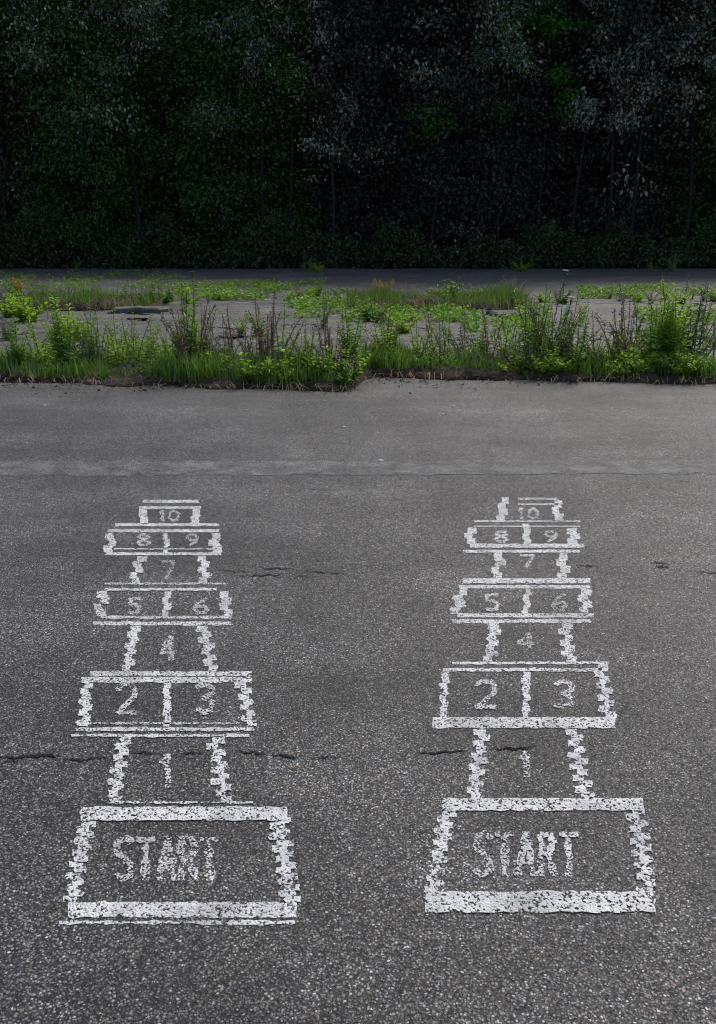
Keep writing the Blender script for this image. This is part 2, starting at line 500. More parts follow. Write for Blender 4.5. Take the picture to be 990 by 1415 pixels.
RIGHT = dict(
    lines=[(716, 772, 688, 691), (716, 772, 696, 698.5), (655, 802, 719.5, 722), (655, 802, 727, 729), (650, 808, 752, 757.5), (640, 801, 760.5, 764.5),
           (640, 816, 800, 807), (635, 815, 809, 813.5), (632, 821, 848, 853.5), (624, 816, 856.5, 861.5), (625, 842, 915, 918.5), (612, 832, 924, 928.5),
           (598, 851, 992, 1007), (612, 888, 1104, 1121), (588, 906, 1233, 1262)],
    edges=[(697, 693, 688, 719, 12, 4), (769, 771, 692, 719, 11, 4), (651, 648, 730, 752, 12, 5), (792, 793, 730, 752, 14, 4), (728, 728, 724, 752, 9, 3),
           (692, 685, 765, 800, 13, 4), (777, 779, 765, 800, 13, 5), (639, 631, 814, 848, 13, 5), (807, 810, 814, 848, 14, 5), (729, 727, 814, 848, 9, 4),
           (684, 676, 862, 915, 14, 4), (781, 788, 862, 915, 14, 6), (616, 613, 929, 992, 10.4, 3), (829, 841, 919, 992, 15, 7), (727, 727, 929, 992, 10, 3),
           (666, 655, 1008, 1104, 16, 6), (792, 808, 1008, 1104, 17, 8), (619, 597, 1121, 1233, 18, 6), (877, 896, 1118, 1233, 21, 8)],
    num=[('1', 716, 740, 1040, 1074, 9), ('2', 658, 685, 942, 978, 8), ('3', 767, 793, 942, 978, 8), ('4', 717, 738, 876, 896, 6.5),
         ('5', 672, 689, 822, 844, 5.5), ('6', 764, 783, 822, 844, 5.5), ('7', 719, 738, 768, 784, 5), ('8', 684, 703, 735, 749, 4.5),
         ('9', 752, 770, 735, 749, 4.5), ('1', 716, 726, 703, 717, 4), ('0', 730, 744, 703, 717, 4)],
    word=word(657, 1152, 1210))
court(0, LEFT, 'white hopscotch court whose START box is edged twice at its foot')
court(496, RIGHT, 'white hopscotch court whose START box has one broad band at its foot')

# ------------------------------------------------------------------ leaves and blades (numpy)
def leaf_soup(pos, direction, length, width, fold=.25, rs=rng):
    """diamond leaves: pos (n,3), direction (n,3) unit, returns verts, faces"""
    n = len(pos)
    d = direction / np.linalg.norm(direction, axis=1, keepdims=True)
    r = rs.normal(size=(n, 3)) * .55 + np.array([0, 0, 1.0])
    side = np.cross(d, r); side /= np.linalg.norm(side, axis=1, keepdims=True) + 1e-9
    up = np.cross(side, d)
    L = np.asarray(length).reshape(-1, 1) * np.ones((n, 1)); Wd = np.asarray(width).reshape(-1, 1) * np.ones((n, 1))
    base = pos
    mid = pos + d * L * .48
    a = mid + side * Wd * .5 + up * Wd * fold
    c = mid - side * Wd * .5 + up * Wd * fold
    tip = pos + d * L - up * L * .12
    v = np.stack([base, a, tip, c], 1).reshape(-1, 3)
    i = np.arange(n)[:, None] * 4
    f = np.concatenate([i + np.array([[0, 1, 2]]), i + np.array([[0, 2, 3]])], 1).reshape(-1, 3)
    return v, f
def fast_mesh(name, v, f, mat):
    me = bpy.data.meshes.new(name)
    k = f.shape[1]
    me.vertices.add(len(v)); me.vertices.foreach_set('co', np.ascontiguousarray(v, dtype=np.float32).ravel())
    me.loops.add(f.size); me.loops.foreach_set('vertex_index', np.ascontiguousarray(f, dtype=np.int32).ravel())
    me.polygons.add(len(f)); me.polygons.foreach_set('loop_start', np.arange(0, f.size, k, dtype=np.int32))
    me.materials.append(mat)
    me.update(calc_edges=True)
    return me
def link_mesh(name, me, parent=None):
    o = bpy.data.objects.new(name, me); C.objects.link(o)
    if parent: o.parent = parent
    return o
def tube(points, radii, sides=6):
    v, f = [], []
    pts = [Vector(p) for p in points]
    for i, p in enumerate(pts):
        d = (pts[min(i + 1, len(pts) - 1)] - pts[max(i - 1, 0)]).normalized()
        x = d.orthogonal().normalized(); y = d.cross(x)
        for s in range(sides):
            a = 2 * math.pi * s / sides
            v.append(tuple(p + (x * math.cos(a) + y * math.sin(a)) * radii[i]))
    for i in range(len(pts) - 1):
        for s in range(sides):
            s2 = (s + 1) % sides
            f.append((i * sides + s, i * sides + s2, (i + 1) * sides + s2, (i + 1) * sides + s))
    return v, f
class Acc:
    def __init__(s): s.v, s.f = [], []
    def add(s, vf):
        k = len(s.v); s.v += list(vf[0]); s.f += [tuple(i + k for i in q) for q in vf[1]]

# ------------------------------------------------------------------ trees
def tree_proto(name, H, RX, seed, n_clump, per, leaf, low):
    rs = np.random.default_rng(seed)
    rr = random.Random(seed)
    root = empty(name)
    a = Acc()
    tip = (rr.uniform(-.6, .6), rr.uniform(-.6, .6), H * .93)
    a.add(tube([(0, 0, -.15), (.03, .02, .5), (tip[0] * .3, tip[1] * .3, H * .35), (tip[0] * .6, tip[1] * .6, H * .65), tip], [.30, .22, .17, .10, .02], 9))
    cl = []
    for k in range(n_clump):
        t = rr.uniform(low, 1) ** .9
        prof = math.sin(math.pi * min(1, .10 + .86 * t) ** .85) ** .7
        ang = rr.uniform(0, 2 * math.pi)
        q = rr.uniform(.35, 1.0) ** .6
        bump = .75 + .4 * noise.noise(Vector((math.cos(ang) * 1.7, math.sin(ang) * 1.7, t * 3 + seed)))
        rad = RX * prof * q * bump
        cl.append((math.cos(ang) * rad + tip[0] * t, math.sin(ang) * rad + tip[1] * t, t * H * 1.0, q))
        if k % 6 == 0:
            zz = max(.4, t * H - .9 - rad * .3)
            s = zz / (H * .93)
            m = (tip[0] * s, tip[1] * s, zz)
            e = cl[-1]
            a.add(tube([m, ((m[0] + e[0]) / 2, (m[1] + e[1]) / 2, (m[2] + e[2]) / 2 + .25), e[:3]], [.055, .035, .01], 5))
    mesh_obj('trunk', a.v, a.f, M['bark'], root, True)
    cl = np.array(cl)
    idx = np.repeat(np.arange(n_clump), per)
    size = rs.uniform(.32, .62, n_clump)[idx][:, None]
    off = rs.normal(size=(len(idx), 3)) * np.array([1, 1, .55]) * size
    pos = cl[idx, :3] + off
    pos[:, 2] = np.maximum(pos[:, 2], .12)
    out = pos.copy(); out[:, 2] = 0
    out /= np.linalg.norm(out, axis=1, keepdims=True) + 1e-6
    d = out * .7 + rs.normal(size=pos.shape) * .6 + np.array([0, 0, -.35])
    ln = leaf * rs.uniform(.7, 1.3, len(pos))
    v, f = leaf_soup(pos, d, ln, ln * rs.uniform(.45, .65, len(pos)), .12, rs)
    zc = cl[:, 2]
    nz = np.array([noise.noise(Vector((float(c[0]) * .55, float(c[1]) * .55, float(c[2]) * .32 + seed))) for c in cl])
    pale = (nz > np.where(zc > 3.8, .24, .5)) & (cl[:, 3] > .62) & (rs.random(n_clump) < .6)  # outer clumps that get the painted glint colour
    leaf_glint = (pale[idx] & (rs.random(len(idx)) < .75)) | (rs.random(len(idx)) < .006)
    return root, v, f, np.repeat(leaf_glint, 2)
GLINT_LEAF = mat_leaf('tree_leaf_glint', (.11, .125, .085), (.36, .37, .28), .15, .45, .5, .9)  # lighter leaf colour painted in for glints of light on the crowns
protos = []
for name, H, RX, seed, nc, per, lf, low, mt in (
        ('broadleaf_tree', 13.5, 3.4, 11, 560, 150, .135, .03, 'tree_leaf'),
        ('broadleaf_tree', 12.0, 3.1, 23, 520, 150, .125, .02, 'tree_leaf2'),
        ('broadleaf_tree', 15.0, 3.8, 37, 580, 150, .14, .04, 'tree_leaf')):
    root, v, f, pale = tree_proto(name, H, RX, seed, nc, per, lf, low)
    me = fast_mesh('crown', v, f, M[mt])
    me.materials.append(GLINT_LEAF)
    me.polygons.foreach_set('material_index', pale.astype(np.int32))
    link_mesh('crown', me, root)
    protos.append(root)
def hill_z(y): return -.09 + max(0.0, y - 35) * .30
hv, hf = [], []
for i in range(41):
    for j, yy in enumerate((34.5, 38, 42, 46, 50, 55, 60, 75)):
        xx = -60 + 3 * i
        hv.append((xx, yy, hill_z(yy) - .02 + (.3 * noise.noise(Vector((xx * .3, yy * .3, 2))) if j else -.1)))
for i in range(40):
    for j in range(7):
        p = i * 8 + j
        hf.append((p, p + 8, p + 9, p + 1))
tag(mesh_obj('hillside', hv, hf, M['forest_floor'], None, True), 'dark wooded hillside rising behind the lot', 'hill', kind='structure')
tree_spots = []
for row, (y0, sx, cnt, dx) in enumerate(((33.0, -17.5, 9, 4.35), (36.4, -19.6, 9, 4.9), (41.0, -21, 9, 5.3), (46.5, -24, 9, 6.0), (52.5, -26, 9, 6.6))):
    for i in range(cnt):
        tree_spots.append((sx + i * dx + random.uniform(-.6, .6), y0 + random.uniform(-.7, .8), row))
used = [0, 0, 0]
TL = ['dark broad-crowned tree', 'fresher green tree', 'tall dark tree']
ROW = ['at the front of the forest edge behind the undergrowth', 'in the second rank of the forest edge', 'in the middle of the wooded hillside', 'high on the wooded hillside', 'at the top of the wooded hillside']
for k, (x, y, row) in enumerate(tree_spots):
    i = (k * 2 + k // 3) % 3
    o = protos[i] if not used[i] else copy_tree(protos[i])
    used[i] = 1
    o.location = (x, y, hill_z(y))
    o.rotation_euler = (0, 0, random.uniform(0, 6.28))
    sc_ = random.uniform(.92, 1.12)
    o.scale = (sc_, sc_, sc_ * random.uniform(.95, 1.1))
    lab = TL[i] + ' ' + ROW[row]
    tag(o, lab, 'tree', lab)

BRIGHT = mat_leaf('bright_green_tree_leaf', (.032, .14, .008), (.085, .29, .018), .35, .5, .35, .9)
def added_slender_tree(px, y_top, y_bot, w_px, n, mats, seed, label, Y=31.2):  # trees added at the forest front, mostly to carry painted leaf glints
    rs = np.random.default_rng(seed); rr = random.Random(seed)
    x = at_y(px, 300, Y)[0]
    z0, z1 = at_y(px, y_bot, Y)[2], at_y(px, y_top, Y)[2]
    w = w_px / F_PX * Y
    root = empty('added_slender_tree', (x, Y, -.09))
    a = Acc()
    bend = [(rr.uniform(-.25, .25) * t, rr.uniform(-.2, .2) * t, z1 * t) for t in (0, .25, .5, .75, 1)]
    a.add(tube(bend, [.075, .06, .048, .03, .01], 7))
    m = 26
    cl = []
    for k in range(m):
        t = rr.random()
        c = (rr.gauss(0, .36) * w, rr.gauss(0, .36) * w, z0 + (z1 - z0) * t + .09)
        cl.append(c)
        if k % 2 == 0:
            q = max(.05, c[2] - .5) / z1
            a.add(tube([(bend[2][0] * q, bend[2][1] * q, q * z1), c], [.022, .006], 4))
    mesh_obj('trunk', a.v, a.f, M['bark'], root, True)
    cl = np.array(cl)
    n = int(n * 1.9)
    idx = rs.integers(0, m, n)
    pos = cl[idx] + rs.normal(size=(n, 3)) * np.array([.22, .22, .16])
    d = rs.normal(size=(n, 3)) * .7 + np.array([0, -.2, -.4])
    ln = rs.uniform(.07, .15, n)
    v, f = leaf_soup(pos, d, ln, ln * .55, .12, rs)
    me = fast_mesh('crown', v, f, mats[0])
    me.materials.append(mats[1])
    me.polygons.foreach_set('material_index', np.repeat((rs.random(n) < .35).astype(np.int32), 2))
    link_mesh('crown', me, root)
    tag(root, label, 'tree')
G_, GLINT_ = M['tree_leaf2'], mat_leaf('slender_leaf_glint', (.15, .16, .135), (.44, .45, .38), .2, .45, .5, .9)  # second material: light caught by leaves, put into a pale leaf colour
added_slender_tree(192, -60, 125, 62, 1500, (GLINT_, M['tree_leaf']), 51, 'slender tree with a loose crown of painted leaf glints, high above the heaved slab')
added_slender_tree(362, -60, 118, 80, 2200, (GLINT_, M['tree_leaf']), 52, 'slender tree with a broad crown of painted leaf glints beside a bright green crown')
added_slender_tree(402, 10, 150, 40, 1500, (BRIGHT, G_), 53, 'slender tree with a bright green crown beside the broad glint-leaved crown', 31.6)
added_slender_tree(302, 146, 180, 26, 420, (GLINT_, GLINT_), 54, 'short sapling with a small tuft of painted leaf glints')
added_slender_tree(690, -60, 120, 60, 1500, (GLINT_, BRIGHT), 55, 'slender tree with mixed painted glints and bright green leaves')
added_slender_tree(745, -40, 165, 130, 3000, (BRIGHT, G_), 56, 'slender tree with a wide bright green crown', 31.7)
added_slender_tree(600, 150, 182, 44, 600, (BRIGHT, BRIGHT), 57, 'short sapling with a bright green round crown')
added_slender_tree(842, -60, 100, 70, 1200, (GLINT_, M['tree_leaf']), 58, 'slender tree with a crown of painted leaf glints beside the wide bright green crown')
added_slender_tree(872, 70, 180, 60, 1000, (GLINT_, M['tree_leaf']), 59, 'sapling with scattered painted leaf glints below the glint-leaved crown', 30.9)
added_slender_tree(794, 142, 170, 24, 380, (GLINT_, GLINT_), 60, 'small sapling tufted with painted leaf glints beside scattered glint leaves')
added_slender_tree(460, -40, 250, 50, 1100, (GLINT_, M['tree_leaf']), 61, 'thin tall tree with sparse painted leaf glints down its length')
added_slender_tree(6, -30, 70, 50, 900, (BRIGHT, G_), 62, 'slender tree with a dim bright green top at the end of the row')
added_slender_tree(950, -40, 200, 70, 1500, (GLINT_, G_), 63, 'slender tree with sparse painted glints and green leaves')

# undergrowth along the foot of the trees
n = 75000
x = rng.uniform(-22, 22, n)
prof = np.array([.70 + .85 * noise.noise(Vector((t * .55, 3.3, 0))) + .30 * noise.noise(Vector((t * 2.3, 8.3, 0))) for t in np.linspace(-22, 22, 800)])
hmax = np.interp(x, np.linspace(-22, 22, 800), prof) * 1.5
t = rng.uniform(0, 1, n) ** .7
fr = np.array([.55 * noise.noise(Vector((t_ * .8, 5.5, 0))) + .3 * noise.noise(Vector((t_ * 3.1, 2.5, 0))) for t_ in np.linspace(-22, 22, 800)])
fr = np.interp(x, np.linspace(-22, 22, 800), fr)
y = 29.35 + fr + rng.uniform(0, 1, n) ** .8 * 2.5
z = -.07 + t * hmax * np.clip((y - 29.0 - fr) / 1.1, .12, 1)
pos = np.stack([x, y, z], 1)
d = rng.normal(size=(n, 3)) * .7 + np.array([0, -.5, .2])
ln = rng.uniform(.07, .17, n)
v, f = leaf_soup(pos, d, ln, ln * .5, .15)
o = link_mesh('undergrowth', fast_mesh('undergrowth', v, f, M['bush']))
tag(o, 'low dark undergrowth along the foot of the trees', 'undergrowth', kind='stuff')

# ------------------------------------------------------------------ grass in the strips (uncountable)
def grass(name, n, xfun, yfun, hfun, mat, label, lean=.45, wd_=.006):
    x = xfun(n); y = yfun(x)
    h = hfun(x) * rng.uniform(.45, 1.15, n)
    ang = rng.uniform(0, 2 * math.pi, n)
    l1 = rng.uniform(.05, lean, n)
    dx, dy = np.cos(ang), np.sin(ang)
    wx, wy = -dy * wd_ * rng.uniform(.6, 1.4, n), dx * wd_ * rng.uniform(.6, 1.4, n)
    z0 = np.full(n, .03)
    P0 = np.stack([x, y, z0], 1); Wv = np.stack([wx, wy, np.zeros(n)], 1)
    P1 = P0 + np.stack([dx * h * l1 * .35, dy * h * l1 * .35, h * .55], 1)
    P2 = P0 + np.stack([dx * h * l1 * 1.1, dy * h * l1 * 1.1, h * (1 - .35 * l1)], 1)
    v = np.stack([P0 - Wv, P0 + Wv, P1 + Wv * .8, P1 - Wv * .8, P2], 1).reshape(-1, 3)
    i = np.arange(n)[:, None] * 5
    f = np.concatenate([i + np.array([[0, 1, 2]]), i + np.array([[0, 2, 3]]), i + np.array([[3, 2, 4]])], 1).reshape(-1, 3)
    o = link_mesh(name, fast_mesh(name, v, f, M[mat]))
    return tag(o, label, 'grass', kind='stuff')
YF = lambda x: np.array([STRIP_F(float(q)) for q in x])
def near_y(x): return YF(x) + .08 + rng.uniform(0, 1, len(x)) ** 1.3 * 1.05
def dens_x(n):
    xs = rng.uniform(-9, 9, n * 3)
    keep = np.array([noise.noise(Vector((float(q) * 1.7, 1.1, 0))) for q in xs]) + rng.uniform(-.35, .75, len(xs)) > 0
    xs = xs[keep]
    return xs[:n] if len(xs) >= n else np.concatenate([xs, rng.uniform(-9, 9, n - len(xs))])
def near_h(x): return .21 + .10 * np.sin(x * 2.1 + 1) * np.sin(x * .9) + .05 * np.sin(x * 6.3)
grass('grass', 20000, dens_x, near_y, near_h, 'grass', 'green grass tufts of the near weed strip')
grass('dry_grass', 1700, lambda n: rng.uniform(-9, 9, n), lambda x: YF(x) + rng.uniform(-.30, .5, len(x)), lambda x: .09 + .05 * np.sin(x * 3) * np.sin(x * 1.1), 'dry', 'straw and dead blades at the edge of the near weed strip', 2.3, .004)
def far_x(n):
    xs = np.concatenate([rng.uniform(-12, -3.75, n * 6 // 10), rng.uniform(-.2, 3.1, n - n * 6 // 10)])
    return xs
grass('grass', 6500, far_x, lambda x: 16.15 + .02 * x + rng.uniform(0, 1, len(x)) * 1.7, lambda x: .26 + .14 * np.sin(x * 1.7) * np.sin(x * 4.1), 'grass', 'green grass of the far weed strip', .5, .009)
grass('dry_grass', 3000, far_x, lambda x: 16.0 + .02 * x + rng.uniform(-.1, 1.9, len(x)), lambda x: .25 + .0 * x, 'dry', 'straw among the far weed strip', 1.2, .006)

def cover(regions, label):
    P = []
    for x0, x1, y0, y1, n in regions:
        px = rng.uniform(x0, x1, n * 3); py = rng.uniform(y0, y1, n * 3)
        pts = np.array([gp(a, c) for a, c in zip(px, py)])
        k = np.array([noise.noise(Vector((p[0] * 1.1, p[1] * .5, 3))) + .5 * noise.noise(Vector((p[0] * 4, p[1] * 2, 7))) for p in pts]) + rng.uniform(-.25, .25, len(pts)) > .02
        P.append(pts[k][:n])
    P = np.concatenate(P)
    P[:, 2] = .012 + rng.uniform(0, 1, len(P)) ** 2 * .10
    d = rng.normal(size=P.shape) * np.array([1, 1, .3]) + np.array([0, 0, .35])
    ln = rng.uniform(.03, .10, len(P))
    v, f = leaf_soup(P, d, ln, ln * .5, .15)
    tag(link_mesh('ground_cover', fast_mesh('ground_cover', v, f, M['weed'])), label, 'ground cover', kind='stuff')
cover([(245, 440, 392, 416, 5000), (390, 495, 404, 440, 2500), (470, 640, 428, 446, 3000), (640, 760, 430, 460, 1800), (800, 990, 398, 414, 3000), (150, 250, 480, 500, 400), (-20, 250, 378, 400, 2000), (880, 990, 430, 470, 1500)], 'low green ground cover creeping over the pale slab')

nl = 2600
lx = rng.uniform(-9, 9, nl)
ly = YF(lx) + .12 - np.abs(rng.normal(0, .22, nl)) * (1 + .8 * np.sin(lx * 1.7))
LP = np.stack([lx, ly, rng.uniform(.006, .03, nl)], 1)
ld = rng.normal(size=(nl, 3)) * np.array([1, 1, .12])
ll = rng.uniform(.015, .055, nl)
v, f = leaf_soup(LP, ld, ll, ll * .45, .1)
tag(link_mesh('leaf_litter', fast_mesh('leaf_litter', v, f, mat_leaf('litter_leaf', (.03, .02, .013), (.13, .085, .05), .1, .8, .2, 5.0))), 'dead leaves and crumbs along the edge of the near weed strip', 'litter', kind='stuff')

# ------------------------------------------------------------------ weeds: each plant is a thing
def weed(name, seed, h, stems, leaf_len, leaf_w, n_leaf, leaf_mat, stem_mat, spread=.12, flower=None, flower_mat=None, droop=.1, start=.12):
    rs = np.random.default_rng(seed); rr = random.Random(seed)
    root = empty(name)
    a = Acc(); P, D, Ln, Wd = [], [], [], []
    heads = []
    for s in range(stems):
        fl = Acc()
        heads.append(fl)
        hh = h * (1 if s == 0 else rr.uniform(.55, .95))
        ang = rr.uniform(0, 6.28); lean = rr.uniform(.2, 1) * spread * (0.4 if s == 0 else 1.3)
        b0 = Vector((math.cos(ang) * .03 * (s > 0), math.sin(ang) * .03 * (s > 0), -.05))
        ptsl = []
        for i in range(6):
            t = i / 5
            ptsl.append(b0 + Vector((math.cos(ang) * lean * t ** 1.5 + rr.gauss(0, .006), math.sin(ang) * lean * t ** 1.5 + rr.gauss(0, .006), hh * t)))
        a.add(tube(ptsl, [.0065 * (1 - .75 * i / 5) + .0012 for i in range(6)], 5))
        nl = int(n_leaf * hh / h)
        for k in range(nl):
            t = start + (1 - start) * (k + rr.random()) / nl
            i = min(4, int(t * 5)); p = ptsl[i].lerp(ptsl[i + 1], t * 5 - i)
            th = k * 2.4 + rr.uniform(-.5, .5)
            sc = (1.1 - .65 * t) * rr.uniform(.7, 1.2)
            P.append(p); D.append((math.cos(th), math.sin(th), rr.uniform(.1, .9) - droop)); Ln.append(leaf_len * sc); Wd.append(leaf_w * sc)
        top = ptsl[-1]
        if flower == 'umbel':
            for k in range(16):
                q = k / 16 * 6.28 * 2.6; r = .032 * math.sqrt((k + .5) / 16)
                e = top + Vector((math.cos(q) * r, math.sin(q) * r, .03 - r * .25))
                a.add(tube([top - Vector((0, 0, .03)), e], [.001, .001], 3))
                for j in range(3):
                    c = e + Vector((rr.gauss(0, .005), rr.gauss(0, .005), .002 + j * .0007)); s_ = .008
                    fl.add(([tuple(c + Vector((math.cos(w) * s_, math.sin(w) * s_, .001 * (w > 3)))) for w in (0, 1.26, 2.5, 3.77, 5.0)], [(0, 1, 2, 3, 4)]))
        elif flower == 'plume':
            for k in range(170):
                t = rr.random(); q = rr.uniform(0, 6.28); r = .06 * (1 - t) + .008
                c = ptsl[-2].lerp(top, t) + Vector((math.cos(q) * r, math.sin(q) * r, rr.uniform(0, .05))); s_ = rr.uniform(.008, .015)
                fl.add(([tuple(c + Vector((rr.gauss(0, s_), rr.gauss(0, s_), rr.gauss(0, s_)))) for w in range(3)], [(0, 1, 2)]))
        elif flower == 'seed':
            for k in range(120):
                t = rr.random(); q = rr.uniform(0, 6.28)
                i = 2 + min(2, int(t * 3)); c = ptsl[i].lerp(ptsl[i + 1], t * 3 - int(t * 3) if t < 1 else 1) + Vector((math.cos(q), math.sin(q), rr.uniform(0, 1))) * rr.uniform(.005, .03)
                s_ = .006
                fl.add(([tuple(c + Vector((rr.gauss(0, s_), rr.gauss(0, s_), rr.gauss(0, s_)))) for w in range(3)], [(0, 1, 2)]))
    mesh_obj('stem', a.v, a.f, M[stem_mat], root)
    if P:
        v, f = leaf_soup(np.array([tuple(p) for p in P]), np.array(D), np.array(Ln), np.array(Wd), .18, rs)
        link_mesh('foliage', fast_mesh('foliage', v, f, M[leaf_mat]), root)
    for fl in heads:
        if fl.v: mesh_obj('flower_head' if flower != 'seed' else 'seed_head', fl.v, fl.f, M[flower_mat], root)
    return root
K = {}
K['bushy'] = weed('bushy_weed', 1, .46, 9, .12, .058, 34, 'weed', 'stem', .24)
K['bushy2'] = weed('bushy_weed', 2, .42, 11, .105, .060, 34, 'weed_y', 'stem', .28)
K['tall'] = weed('tall_leafy_weed', 3, .95, 5, .14, .046, 66, 'weed', 'stem', .14)
K['yellow'] = weed('tall_yellow_green_weed', 4, 1.0, 6, .15, .046, 80, 'weed_y', 'stem', .12)
K['gold'] = weed('goldenrod', 5, .85, 3, .10, .02, 36, 'weed', 'stem', .12, 'plume', 'gold')
K['dock'] = weed('dry_dock_stalk', 6, .9, 3, .08, .018, 10, 'rust', 'dstem', .12, 'seed', 'dstem')
K['umbel'] = weed('umbel_flower', 7, 1.0, 2, .09, .014, 12, 'weed', 'stem', .12, 'umbel', 'white')
K['grey'] = weed('grey_leaved_weed', 8, .62, 8, .085, .034, 50, 'weed_g', 'dstem', .24)
K['rust'] = weed('rusty_leaved_weed', 9, .40, 6, .085, .036, 22, 'rust', 'dstem', .2)
K['pale'] = weed('pale_leaved_weed', 10, .95, 3, .15, .045, 24, 'weed_g', 'stem', .10)
K['spike'] = weed('dark_thin_stalk', 12, .9, 2, .05, .012, 16, 'dry', 'dstem', .10, 'seed', 'dstem')
VAR = {'bushy': [weed('bushy_weed', 31, .50, 7, .14, .06, 26, 'weed', 'stem', .34), weed('bushy_weed', 32, .40, 13, .10, .05, 30, 'weed', 'stem', .38)],
       'bushy2': [weed('bushy_weed', 33, .42, 8, .13, .07, 26, 'weed_y', 'stem', .36)],
       'tall': [weed('tall_leafy_weed', 34, .95, 3, .13, .04, 40, 'weed', 'stem', .30), weed('tall_leafy_weed', 35, .95, 7, .10, .034, 46, 'weed', 'stem', .34)],
       'yellow': [weed('tall_yellow_green_weed', 36, 1.0, 4, .14, .044, 46, 'weed_y', 'stem', .26), weed('tall_yellow_green_weed', 38, 1.0, 8, .12, .04, 50, 'weed_y', 'stem', .36)],
       'dock': [weed('dry_dock_stalk', 39, .9, 5, .09, .022, 14, 'rust', 'dstem', .30, 'seed', 'dstem')],
       'spike': [weed('dark_thin_stalk', 40, .9, 4, .07, .016, 22, 'weed_g', 'dstem', .28, 'seed', 'dstem')],
       'grey': [weed('grey_leaved_weed', 41, .62, 6, .10, .036, 40, 'weed_g', 'dstem', .36)]}
for kk in VAR: VAR[kk].append(K[kk])
NAT = dict(bushy=.46, bushy2=.42, tall=.95, yellow=1.0, gold=.85, dock=.9, umbel=1.0, grey=.62, rust=.40, pale=.95, spike=.9)
KLAB = dict(
    bushy=('bushy mid green weed with broad leaves', 'weed'), bushy2=('bushy yellow-green weed with broad leaves', 'weed'),
    tall=('tall green weed with narrow leaves up its stems', 'weed'), yellow=('tall bright yellow-green weed, a cone of narrow leaves', 'weed'),
    gold=('green weed with golden flower plumes', 'wildflower'), dock=('dry brown dock stalk with seed heads', 'dry stalk'),
    umbel=('thin stem with a white umbel flower', 'wildflower'), grey=('bushy grey-leaved weed', 'weed'), rust=('low weed with rusty orange leaves', 'weed'),
    pale=('upright weed with pale silvery leaves', 'weed'), spike=('thin dark bare stalk', 'dry stalk'))
first = {}
PLACED = []
def plant(kind, px, py_base, py_top, strip, jitter=0):
    """py_base: where it meets the ground, py_top: height of its tip in the photograph"""
    if strip == 'near':
        Y = 9.0
        for _ in range(4):
            x = at_y(px, 500, Y)[0]
            Y = STRIP_F(x) + .12 + py_base * 1.0
    else:
        x, Y, _ = gp(px, py_base)
    topz = at_y(px, py_top, Y)[2]
    src = random.choice(VAR.get(kind, [K[kind]]))
    o = src if src.name not in first else copy_tree(src)
    first[src.name] = 1
    o.location = (x, Y, 0)
    s = max(.25, topz) / NAT[kind]
    o.scale = (max(.55, min(1.35, s)) * random.uniform(.9, 1.1),) * 2 + (s,)
    o.rotation_euler = (random.uniform(-.13, .13), random.uniform(-.13, .13), random.uniform(0, 6.28))
    PLACED.append((o, kind, strip, x, Y, topz))
    return o
SHORT = dict(bushy='bushy green weed', bushy2='bushy lime weed', tall='tall green weed', yellow='yellow-green weed', gold='goldenrod', dock='brown dock stalk', umbel='white umbel',
             grey='grey-leaved weed', rust='rusty-leaved weed', pale='silvery weed', spike='thin dark stalk')
SIZE = lambda h: 'ankle-high' if h < .3 else 'shin-high' if h < .45 else 'knee-high' if h < .6 else 'thigh-high' if h < .85 else 'waist-high'
def name_plants():
    for strip, where in (('near', 'near strip'), ('far', 'far strip'), ('slab', 'pale slab'), ('edge', 'forest foot')):
        row = sorted([p for p in PLACED if p[2] == strip], key=lambda p: p[3])
        for i, p in enumerate(row):
            a = SHORT[row[i - 1][1]] if i else None
            c = SHORT[row[i + 1][1]] if i + 1 < len(row) else None
            if a and c and a != c: rel = f'between {a} and {c}'
            elif a and c: rel = f'between two {a}s'
            else: rel = f'at the end, beside {a or c}'
            lab = f'{SIZE(p[5])} {SHORT[p[1]]}, {where}, {rel}'
            tag(p[0], lab, KLAB[p[1]][1], f'{SHORT[p[1]]}s of the {where}')
